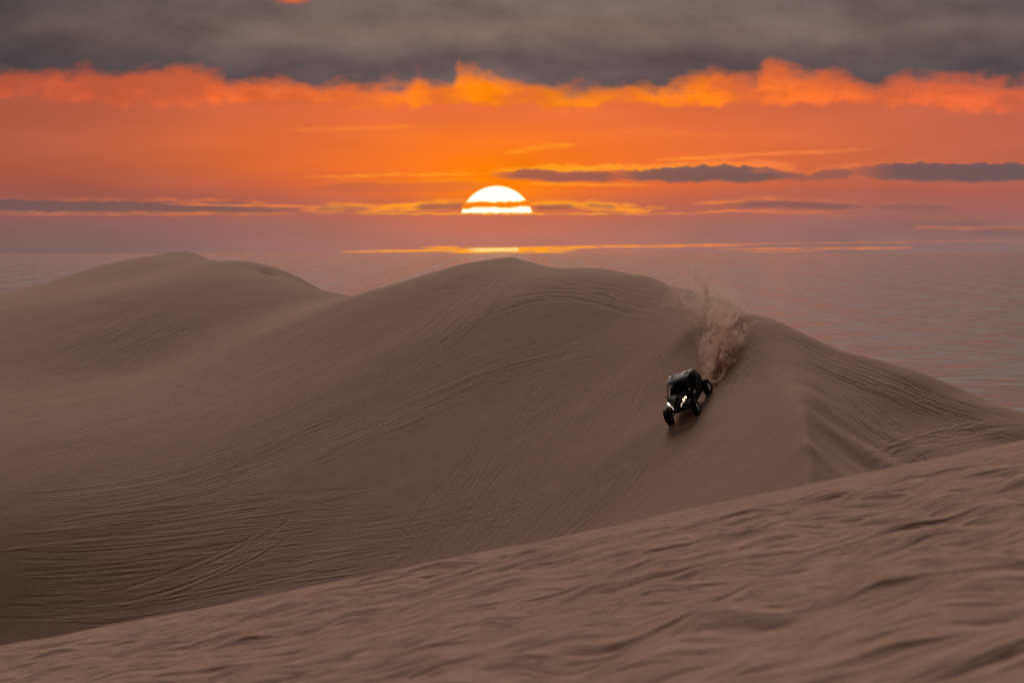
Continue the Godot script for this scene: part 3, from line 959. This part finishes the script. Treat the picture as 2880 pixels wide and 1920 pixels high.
func wheel(parent: Node3D, at: Vector3, side: float, steer: float, rubber: Material, alloy: Material, dark: Material) -> void:
	var hub := Node3D.new()
	hub.name = "wheel"
	hub.position = at
	hub.rotation.y = steer
	parent.add_child(hub, true)
	var st := begin()
	turned(st, [Vector2(0.205, -0.13), Vector2(0.25, -0.152), Vector2(0.33, -0.158), Vector2(0.375, -0.135), Vector2(0.392, -0.08), Vector2(0.397, 0.0), Vector2(0.392, 0.08), Vector2(0.375, 0.135), Vector2(0.33, 0.158), Vector2(0.25, 0.152), Vector2(0.205, 0.13), Vector2(0.20, 0.0), Vector2(0.205, -0.13)], 32)
	for k in 22:
		var t := TAU * k / 22.0
		for x in [-0.085, 0.0, 0.085]:
			var a := t + (0.14 if x == 0.0 else 0.0)
			block(st, Vector3(x, cos(a) * 0.40, sin(a) * 0.40), Vector3(0.075, 0.026, 0.06), Basis(Vector3.RIGHT, a))
	part("tyre", st, rubber, hub)
	st = begin()
	turned(st, [Vector2(0.204, side * 0.125), Vector2(0.212, side * 0.128), Vector2(0.200, side * 0.118), Vector2(0.175, side * 0.06), Vector2(0.165, -side * 0.10), Vector2(0.20, -side * 0.12)], 28)
	for k in 8:
		var t := TAU * k / 8.0
		block(st, Vector3(side * 0.085, cos(t) * 0.105, sin(t) * 0.105), Vector3(0.03, 0.15, 0.045), Basis(Vector3.RIGHT, t))
	turned(st, [Vector2(0.001, side * 0.115), Vector2(0.045, side * 0.115), Vector2(0.055, side * 0.09), Vector2(0.055, side * 0.04)], 14)
	part("rim", st, alloy, hub)
	st = begin()
	turned(st, [Vector2(0.001, -side * 0.02), Vector2(0.155, -side * 0.02), Vector2(0.155, -side * 0.05), Vector2(0.001, -side * 0.05)], 20)
	part("brake_disc", st, dark, hub)


func buggy() -> Node3D:
	var o := Node3D.new()
	o.name = "dune_buggy"
	o.set_meta("label", "black open-cab dune buggy with lit headlights driving down the slip face")
	o.set_meta("category", "buggy")
	add_child(o)
	var black := plain("black plastic", Color(0.008, 0.008, 0.010), 0.6, 0.0, 0.25)
	var gloss := plain("black paint", Color(0.010, 0.011, 0.015), 0.45, 0.0, 0.3)
	var blue := plain("dark blue grey panel", Color(0.026, 0.032, 0.05), 0.62, 0.0, 0.25)
	var grey := plain("grey plastic", Color(0.10, 0.10, 0.105), 0.5)
	var pale := plain("dusty grey panel", Color(0.22, 0.21, 0.20), 0.65, 0.0, 0.3)
	var steel := plain("black tube", Color(0.015, 0.015, 0.017), 0.35)
	var rubber := plain("tyre rubber", Color(0.008, 0.008, 0.009), 0.85, 0.0, 0.3)
	var alloy := plain("bright alloy", Color(0.80, 0.81, 0.85), 0.5, 0.1)
	var trim := plain("bare metal", Color(0.40, 0.40, 0.42), 0.35, 0.8)
	var cloth := plain("black seat cloth", Color(0.010, 0.010, 0.011), 0.8)
	# chassis tub
	var st := begin()
	slab(st, [Vector2(1.50, 0.62), Vector2(1.28, 0.44), Vector2(0.9, 0.38), Vector2(-1.0, 0.38), Vector2(-1.38, 0.56), Vector2(-1.34, 0.86), Vector2(-0.80, 0.86), Vector2(-0.72, 0.56), Vector2(0.55, 0.56), Vector2(0.70, 0.96), Vector2(1.42, 0.86)], -0.46, 0.46)
	part("chassis", st, black, o)
	st = begin()
	slab(st, [Vector2(0.62, 0.42), Vector2(-0.95, 0.42), Vector2(-0.95, 0.60), Vector2(0.62, 0.62)], 0.46, 0.68)
	slab(st, [Vector2(0.62, 0.42), Vector2(-0.95, 0.42), Vector2(-0.95, 0.60), Vector2(0.62, 0.62)], -0.68, -0.46)
	part("side_sill", st, black, o)
	# hood: three rows from the windscreen down to the nose
	st = begin()
	var rows := []
	for r in [[0.66, 1.13, 0.58, 0.10], [0.90, 1.11, 0.53, 0.09], [1.14, 1.05, 0.42, 0.08], [1.36, 0.97, 0.32, 0.07], [1.50, 0.88, 0.26, 0.06]]:
		var row := []
		for i in 9:
			var u := (i - 4) / 4.0
			row.append(Vector3(-u * r[2], r[1] - r[3] * u * u * u * u + (0.025 if absf(u) > 0.3 and absf(u) < 0.8 else 0.0), r[0]))
		rows.append(row)
	skin(st, rows, Vector3(0, 0.05, 0))
	var hood := part("hood", st, gloss, o)
	for s in [-1.0, 1.0]:
		st = begin()
		tube(st, [Vector3(s * 0.22, 1.175, 0.80), Vector3(s * 0.20, 1.125, 1.15), Vector3(s * 0.17, 1.00, 1.42)], 0.011, 6)
		part("hood_crease", st, trim if s < 0 else grey, hood)
	st = begin()
	block(st, Vector3(0.0, 1.14, 1.02), Vector3(0.24, 0.03, 0.16), Basis(Vector3.RIGHT, 0.12))
	part("hood_vent", st, black, hood)
	# nose and grille
	st = begin()
	slab(st, [Vector2(1.52, 0.90), Vector2(1.60, 0.80), Vector2(1.57, 0.60), Vector2(1.46, 0.54), Vector2(1.36, 0.64), Vector2(1.36, 0.92)], -0.36, 0.36, 0.03)
	var nose := part("grille", st, black, o)
	for k in 4:
		st = begin()
		block(st, Vector3(0, 0.66 + 0.06 * k, 1.600 - 0.008 * absf(k - 2.0)), Vector3(0.52, 0.016, 0.03))
		part("slat", st, steel, nose)
	st = begin()
	block(st, Vector3(0.0, 0.86, 1.595), Vector3(0.06, 0.025, 0.012))
	part("badge", st, trim, nose)
	# front bumper
	st = begin()
	tube(st, [Vector3(-0.34, 0.62, 1.50), Vector3(-0.30, 0.70, 1.66), Vector3(0.30, 0.70, 1.66), Vector3(0.34, 0.62, 1.50)], 0.02)
	tube(st, [Vector3(-0.20, 0.50, 1.44), Vector3(-0.18, 0.70, 1.66)], 0.018)
	tube(st, [Vector3(0.20, 0.50, 1.44), Vector3(0.18, 0.70, 1.66)], 0.018)
	part("front_bumper", st, steel, o)
	# lamps
	var lit := StandardMaterial3D.new()
	lit.resource_name = "lit lamp glass"
	lit.albedo_color = Color(0.9, 0.85, 0.7)
	lit.emission_enabled = true
	lit.emission = Color(1.0, 0.88, 0.66)
	lit.emission_energy_multiplier = 4.5
	var strip := StandardMaterial3D.new()
	strip.resource_name = "lit light strip"
	strip.albedo_color = Color(0.9, 0.85, 0.8)
	strip.emission_enabled = true
	strip.emission = Color(1.0, 0.87, 0.80)
	strip.emission_energy_multiplier = 1.5
	for s in [-1.0, 1.0]:
		for p in [Vector3(s * 0.50, 1.06, 1.24), Vector3(s * 0.41, 1.035, 1.40)]:
			st = begin()
			var ball := [Vector2(0.001, 0.055)]
			for k in 6:
				ball.append(Vector2(0.048 * sin((k + 1) * PI / 12.0), 0.055 * cos((k + 1) * PI / 12.0)))
			turned(st, ball, 14)
			turned(st, [Vector2(0.048, 0.0), Vector2(0.048, -0.02), Vector2(0.001, -0.02)], 14)
			var lamp := part("headlight", st, lit, o)
			lamp.position = p
			lamp.rotation = Vector3(0.0, -PI / 2.0, 0.0)
			st = begin()
			turned(st, [Vector2(0.062, 0.005), Vector2(0.072, 0.006), Vector2(0.076, -0.05), Vector2(0.001, -0.055), Vector2(0.001, -0.03), Vector2(0.062, -0.03), Vector2(0.062, 0.005)], 14)
			part("lamp_housing", st, black, lamp)
			var beam := SpotLight3D.new()
			beam.name = "headlight_beam"
			beam.light_color = Color(1.0, 0.84, 0.56)
			beam.light_energy = 0.35
			beam.light_size = 0.04
			beam.spot_range = 60.0
			beam.spot_attenuation = 2.0
			beam.spot_angle = 28.0
			beam.shadow_enabled = true
			beam.position = p + Vector3(0, 0, 0.08)
			beam.rotation = Vector3(-0.06, PI, 0)
			o.add_child(beam, true)
		st = begin()
		tube(st, [Vector3(s * 0.44, 0.975, 1.36), Vector3(s * 0.34, 0.925, 1.46), Vector3(s * 0.25, 0.88, 1.56), Vector3(s * 0.22, 0.78, 1.62)], 0.013, 6)
		part("light_strip", st, strip, o)
	# wings
	for s in [-1.0, 1.0]:
		for f in [[1.28, 0.50, 0.46, 0.45, 2.45, 0.44, 0.66], [-1.26, 0.56, 0.46, 1.2, 2.6, 0.44, 0.60]]:
			st = begin()
			rows = []
			for k in 9:
				var t: float = lerpf(f[3], f[4], k / 8.0)
				var c: float = cos(t) * f[2]
				var h: float = sin(t) * f[2] * 0.92
				var xi: float = f[5]
				var xo: float = f[6]
				rows.append([Vector3(s * xi, f[1] + h + 0.04, f[0] + c * 0.95), Vector3(s * lerpf(xi, xo, 0.6), f[1] + h + 0.03, f[0] + c), Vector3(s * xo, f[1] + h - 0.02, f[0] + c)])
			skin(st, rows, Vector3(0, 0.02, 0))
			var wing := part("fender", st, black, o)
			if f[0] > 0.0:
				st = begin()
				var lip := []
				for k in 9:
					var t: float = lerpf(f[3], f[4], k / 8.0)
					lip.append(Vector3(s * f[6], f[1] + sin(t) * f[2] * 0.92 - 0.02, f[0] + cos(t) * f[2]))
				tube(st, lip, 0.022, 6)
				part("fender_flare", st, grey, wing)
	# cage
	st = begin()
	for s in [-1.0, 1.0]:
		tube(st, [Vector3(s * 0.61, 1.10, 0.78), Vector3(s * 0.56, 1.58, 0.10), Vector3(s * 0.55, 1.635, 0.0), Vector3(s * 0.57, 1.655, -0.5), Vector3(s * 0.56, 1.62, -1.02), Vector3(s * 0.60, 1.12, -1.36), Vector3(s * 0.50, 0.70, -1.30)], 0.027)
		tube(st, [Vector3(s * 0.57, 1.64, -0.74), Vector3(s * 0.67, 1.10, -0.74), Vector3(s * 0.60, 0.50, -0.74)], 0.027)
		tube(st, [Vector3(s * 0.61, 1.10, 0.78), Vector3(s * 0.66, 0.80, 0.62), Vector3(s * 0.60, 0.50, 0.58)], 0.024)
		tube(st, [Vector3(s * 0.57, 1.64, -0.74), Vector3(s * 0.58, 1.12, -1.36)], 0.022)
	for z in [[1.635, 0.0], [1.645, -0.74], [1.61, -1.02]]:
		tube(st, [Vector3(-0.55, z[0], z[1]), Vector3(0.55, z[0], z[1])], 0.025)
	tube(st, [Vector3(-0.61, 1.10, 0.78), Vector3(0.61, 1.10, 0.78)], 0.024)
	part("roll_cage", st, steel, o)
	# roof
	st = begin()
	rows = []
	for r in [[0.16, 1.585, 0.56], [0.02, 1.66, 0.57], [-0.25, 1.695, 0.59], [-0.55, 1.705, 0.59], [-0.85, 1.69, 0.58], [-1.04, 1.655, 0.55]]:
		var row := []
		for i in 9:
			var u := (i - 4) / 4.0
			row.append(Vector3(-u * r[2], r[1] + 0.03 * (1.0 - u * u) - (0.014 if absf(u) < 0.3 and r[0] < 0.0 else 0.0), r[0]))
		rows.append(row)
	rows.reverse()
	skin(st, rows, Vector3(0, 0.03, 0))
	var roof := part("roof", st, blue, o)
	for s in [-1.0, 1.0]:
		st = begin()
		tube(st, [Vector3(s * 0.20, 1.725, -0.12), Vector3(s * 0.22, 1.748, -0.5), Vector3(s * 0.24, 1.725, -0.9)], 0.014, 6)
		part("roof_rib", st, trim if s > 0 else steel, roof)
		st = begin()
		tube(st, [Vector3(s * 0.575, 1.60, 0.10), Vector3(s * 0.595, 1.70, -0.25), Vector3(s * 0.60, 1.72, -0.55), Vector3(s * 0.585, 1.70, -0.88)], 0.016, 6)
		part("roof_edge", st, trim if s < 0 else steel, roof)
		st = begin()
		rows = []
		for r in [[-0.02, 1.672], [0.08, 1.645], [0.155, 1.605]]:
			rows.append([Vector3(s * 0.34 + 0.17, r[1], r[0]), Vector3(s * 0.34 - 0.17, r[1], r[0])])
		skin(st, rows, Vector3(0, 0.012, 0))
		part("roof_visor", st, pale if s < 0 else blue, roof)
		st = begin()
		block(st, Vector3(s * 0.40, 1.738, -0.62), Vector3(0.16, 0.03, 0.20), Basis(Vector3.BACK, -s * 0.05))
		part("roof_scoop", st, black, roof)
	# doors with their bands, and the sails behind them
	for s in [-1.0, 1.0]:
		st = begin()
		slab(st, [Vector2(0.66, 0.98), Vector2(0.62, 0.64), Vector2(0.35, 0.54), Vector2(-0.55, 0.54), Vector2(-0.76, 0.72), Vector2(-0.76, 1.20), Vector2(-0.62, 1.22), Vector2(-0.10, 0.99)], s * 0.66, s * 0.72, 0.015)
		var door := part("door", st, black, o, s < 0)
		st = begin()
		slab(st, [Vector2(0.60, 0.985), Vector2(0.58, 0.87), Vector2(-0.02, 0.88), Vector2(-0.70, 1.10), Vector2(-0.72, 1.245), Vector2(-0.60, 1.25), Vector2(-0.08, 1.02)], s * 0.715, s * 0.745, 0.01)
		var band := part("door_band", st, blue, door, s < 0)
		st = begin()
		block(st, Vector3(s * 0.735, 0.80, -0.60), Vector3(0.03, 0.03, 0.10))
		part("door_handle", st, grey, door)
		if s > 0:
			var text := TextMesh.new()
			text.text = "DAVI"
			var font := SystemFont.new()
			font.font_names = PackedStringArray(["Droid Sans"])
			font.font_weight = 700
			text.font = font
			text.font_size = 16
			text.pixel_size = 0.0105
			text.depth = 0.006
			text.horizontal_alignment = HORIZONTAL_ALIGNMENT_LEFT
			text.vertical_alignment = VERTICAL_ALIGNMENT_BOTTOM
			var letters := MeshInstance3D.new()
			letters.name = "door_lettering"
			letters.mesh = text
			letters.material_override = plain("grey letters", Color(0.65, 0.65, 0.70), 0.5)
			letters.position = Vector3(0.748, 0.82, 0.60)
			letters.rotation = Vector3(0, PI / 2.0, 0.0)
			door.add_child(letters, true)
		st = begin()
		slab(st, [Vector2(-0.78, 1.26), Vector2(-0.82, 0.70), Vector2(-1.20, 0.66), Vector2(-1.46, 0.92), Vector2(-1.42, 1.16), Vector2(-1.06, 1.60), Vector2(-0.92, 1.62)], s * 0.62, s * 0.69, 0.02)
		var sail := part("side_panel", st, blue, o, s < 0)
		st = begin()
		slab(st, [Vector2(-0.84, 1.30), Vector2(-1.16, 1.20), Vector2(-1.22, 1.28), Vector2(-1.02, 1.55), Vector2(-0.93, 1.56)], s * 0.688, s * 0.705, 0.008)
		part("vent_panel", st, pale, sail, s < 0)
	# bulkhead, bed and engine cover
	st = begin()
	slab(st, [Vector2(-0.78, 0.60), Vector2(-0.84, 0.60), Vector2(-0.90, 1.50), Vector2(-0.84, 1.52)], -0.60, 0.60, 0.01)
	part("rear_bulkhead", st, cloth, o)
	st = begin()
	slab(st, [Vector2(-0.86, 0.86), Vector2(-1.42, 0.86), Vector2(-1.48, 1.08), Vector2(-0.88, 1.12)], -0.55, 0.55, 0.02)
	part("cargo_bed", st, black, o)
	st = begin()
	slab(st, [Vector2(-1.36, 0.56), Vector2(-1.50, 0.62), Vector2(-1.52, 0.84), Vector2(-1.38, 0.84)], -0.42, 0.42, 0.02)
	part("rear_bumper", st, steel, o)
	for s in [-1.0, 1.0]:
		st = begin()
		block(st, Vector3(s * 0.46, 1.00, -1.475), Vector3(0.14, 0.06, 0.03))
		part("tail_light", st, plain("red lens", Color(0.20, 0.01, 0.01), 0.25), o)
	# cabin
	st = begin()
	slab(st, [Vector2(0.70, 1.10), Vector2(0.44, 1.14), Vector2(0.36, 1.02), Vector2(0.46, 0.62), Vector2(0.70, 0.62)], -0.58, 0.58, 0.02)
	part("dashboard", st, black, o)
	for s in [-1.0, 1.0]:
		st = begin()
		slab(st, [Vector2(0.00, 0.66), Vector2(-0.50, 0.60), Vector2(-0.56, 0.70), Vector2(-0.50, 0.74), Vector2(-0.02, 0.78)], s * 0.10, s * 0.52, 0.03)
		slab(st, [Vector2(-0.48, 0.72), Vector2(-0.60, 0.70), Vector2(-0.76, 1.34), Vector2(-0.68, 1.38)], s * 0.12, s * 0.50, 0.03)
		var seat := part("seat", st, cloth, o, s < 0)
		st = begin()
		slab(st, [Vector2(-0.66, 1.34), Vector2(-0.75, 1.34), Vector2(-0.78, 1.50), Vector2(-0.70, 1.52)], s * 0.20, s * 0.42, 0.03)
		part("headrest", st, cloth, seat, s < 0)
	st = begin()
	var ring := []
	for k in 19:
		var t := TAU * k / 18.0
		ring.append(Vector3(0.31 + cos(t) * 0.17, 1.06 + sin(t) * 0.15, 0.20 + sin(t) * -0.08))
	tube(st, ring, 0.016, 6)
	tube(st, [Vector3(0.31, 1.06, 0.20), Vector3(0.31, 0.98, 0.42)], 0.022, 6)
	tube(st, [Vector3(0.15, 1.06, 0.20), Vector3(0.47, 1.06, 0.20)], 0.014, 6)
	part("steering_wheel", st, steel, o)
	# wheels and what carries them
	for s in [-1.0, 1.0]:
		wheel(o, Vector3(s * 0.77, 0.40, 1.30), s, 0.10, rubber, alloy, steel)
		wheel(o, Vector3(s * 0.77, 0.40, -1.30), s, 0.0, rubber, alloy, steel)
		for y in [[0.46, 0.34], [0.62, 0.48]]:
			st = begin()
			tube(st, [Vector3(s * 0.34, y[0], 1.02), Vector3(s * 0.70, y[1], 1.28), Vector3(s * 0.34, y[0], 1.46)], 0.020, 6)
			part("control_arm", st, grey if y[0] > 0.5 else steel, o)
		st = begin()
		tube(st, [Vector3(s * 0.46, 0.52, -0.30), Vector3(s * 0.62, 0.42, -1.10), Vector3(s * 0.66, 0.40, -1.30)], 0.035, 6)
		part("trailing_arm", st, steel, o)
		for z in [[1.24, 1.00, 1.10], [-1.10, 1.02, -0.92]]:
			st = begin()
			tube(st, [Vector3(s * 0.44, z[1], z[2]), Vector3(s * 0.64, 0.42, z[0])], 0.022, 6)
			var coil := []
			for k in 41:
				var u := lerpf(0.15, 0.75, k / 40.0)
				var t := TAU * k / 6.0
				coil.append(Vector3(s * lerpf(0.44, 0.64, u) + cos(t) * 0.045, lerpf(z[1], 0.42, u), lerpf(z[2], z[0], u) + sin(t) * 0.045))
			tube(st, coil, 0.009, 5)
			part("shock_absorber", st, grey, o)
	# wing mirrors
	for s in [-1.0, 1.0]:
		st = begin()
		block(st, Vector3(s * 0.66, 1.22, 0.66), Vector3(0.13, 0.075, 0.04), Basis(Vector3.UP, s * 0.3))
		tube(st, [Vector3(s * 0.60, 1.14, 0.72), Vector3(s * 0.64, 1.22, 0.67)], 0.012, 6)
		part("wing_mirror", st, trim if s > 0 else black, o)
	return o


# ---------------------------------------------------------------- dust thrown up by the wheels

func dust() -> void:
	var path := [[Vector3(10.25, 66.9, -401.3), 0.34], [Vector3(10.60, 67.9, -403.0), 0.72], [Vector3(10.95, 68.75, -404.8), 1.12], [Vector3(11.05, 69.9, -407.0), 1.4], [Vector3(10.65, 71.1, -410.0), 1.5], [Vector3(10.0, 71.9, -413.0), 1.35], [Vector3(9.3, 72.3, -414.5), 1.2]]
	var wisps := [[Vector3(8.9, 71.3, -412.5), Vector3(8.5, 72.4, -414.0), Vector3(7.85, 73.6, -414.5), 0.34, 9000], [Vector3(10.2, 71.9, -412.0), Vector3(9.85, 72.8, -413.0), Vector3(9.55, 73.3, -413.5), 0.36, 8500], [Vector3(11.2, 71.3, -411.0), Vector3(11.1, 71.9, -411.5), Vector3(10.7, 72.2, -412.0), 0.38, 7000]]
	var spots := PackedVector3Array()
	var tries := 0
	while spots.size() < 210000 and tries < 2500000:
		tries += 1
		var t := rng.randf() * (path.size() - 1)
		if t > 3.2 and rng.randf() < (t - 3.2) * 0.34:
			continue
		var i := mini(int(t), path.size() - 2)
		var c: Vector3 = path[i][0].lerp(path[i + 1][0], t - i)
		var r: float = lerpf(path[i][1], path[i + 1][1], t - i)
		var off := Vector3(rng.randfn(), rng.randfn(), rng.randfn()) * 0.46
		if off.length() > 1.3:
			continue
		var p := c + off * r
		var q := Vector3(p.x * 0.55, p.y * 0.42, p.z * 0.25) + Vector3(soft.get_noise_3d(p.x * 0.8, p.y * 0.8, p.z * 0.3), soft.get_noise_3d(p.y * 0.8, p.z * 0.3, p.x + 9.0), 0.0) * 0.5
		var ridge := 1.0 - absf(rough.get_noise_3d(q.x, q.y, q.z)) * 4.2
		var keep := clampf(0.12 + 0.95 * ridge * (0.6 if t > 3.5 else 1.0), 0.05, 1.0)
		if rng.randf() > keep * keep or p.y < surface(p.x, p.z):
			continue
		spots.append(p)
	for w in wisps:
		for k in w[4]:
			var t := rng.randf()
			t = t * t if rng.randf() < 0.6 else t
			var r: float = w[3] * (0.45 + 0.7 * t)
			var p: Vector3 = w[0].lerp(w[1], t).lerp(w[1].lerp(w[2], t), t) + Vector3(rng.randfn() * r * 0.5, rng.randfn() * r * 0.7, rng.randfn() * r)
			p.x += 0.2 * soft.get_noise_2d(p.y * 0.7, w[3] * 50.0)
			spots.append(p)
	for k in 22000:
		var t := rng.randf()
		spots.append(Vector3(8.4, 71.2, -413.0).lerp(Vector3(11.8, 70.6, -409.5), t) + Vector3(rng.randfn() * 0.5, absf(rng.randfn()) * 0.6, rng.randfn()))
	var pos := PackedVector3Array()
	var nor := PackedVector3Array()
	var idx := PackedInt32Array()
	for p in spots:
		var s := 0.0038 + 0.0042 * rng.randf()
		var turn := Basis(Vector3(rng.randfn(), rng.randfn(), rng.randfn() + 0.001).normalized(), rng.randf() * TAU)
		var at := pos.size()
		for c in [Vector3(0, 0, 1.9), Vector3(1.6, 0, -0.9), Vector3(-1.6, 0, -0.9)]:
			pos.append(p + turn * (c * s))
			nor.append(-turn.y)
		idx.append_array([at, at + 1, at + 2])
	var arrays := []
	arrays.resize(Mesh.ARRAY_MAX)
	arrays[Mesh.ARRAY_VERTEX] = pos
	arrays[Mesh.ARRAY_NORMAL] = nor
	arrays[Mesh.ARRAY_INDEX] = idx
	var mesh := ArrayMesh.new()
	mesh.add_surface_from_arrays(Mesh.PRIMITIVE_TRIANGLES, arrays)
	var o := MeshInstance3D.new()
	o.name = "dust"
	o.mesh = mesh
	var m := plain("flying sand", Color(0.90, 0.70, 0.575), 0.95, 0.0, 0.0)
	m.backlight_enabled = true
	m.backlight = Color(0.92, 0.725, 0.60).linear_to_srgb()
	o.material_override = m
	o.set_meta("kind", "stuff")
	o.set_meta("label", "billowing plume of sand thrown up behind the buggy")
	add_child(o)


func bird() -> void:
	var st := begin()
	var body := []
	for k in 7:
		var t := k / 6.0
		body.append(Vector2(maxf(0.004, 0.055 * sin(PI * pow(t, 0.7))), lerpf(0.22, -0.22, t)))
	turned(st, body, 8)
	for s in [-1.0, 1.0]:
		var rows := []
		for r in [[0.03, 0.0, 0.11, -0.06], [0.24, 0.10, 0.10, -0.05], [0.50, 0.05, -0.02, -0.10]]:
			rows.append([Vector3(r[2], r[1], s * r[0]), Vector3(r[3], r[1] - 0.01, s * r[0])])
		skin(st, rows, Vector3(0, 0.012, 0))
	var o := part("seabird", st, plain("dark feathers", Color(0.03, 0.028, 0.027), 0.8), self)
	o.position = Vector3(95.7, 48.0, -1500.0)
	o.rotation = Vector3(0.0, 1.1, 0.2)
	o.set_meta("label", "tiny dark bird flying low over the sea at the right edge")
	o.set_meta("category", "bird")
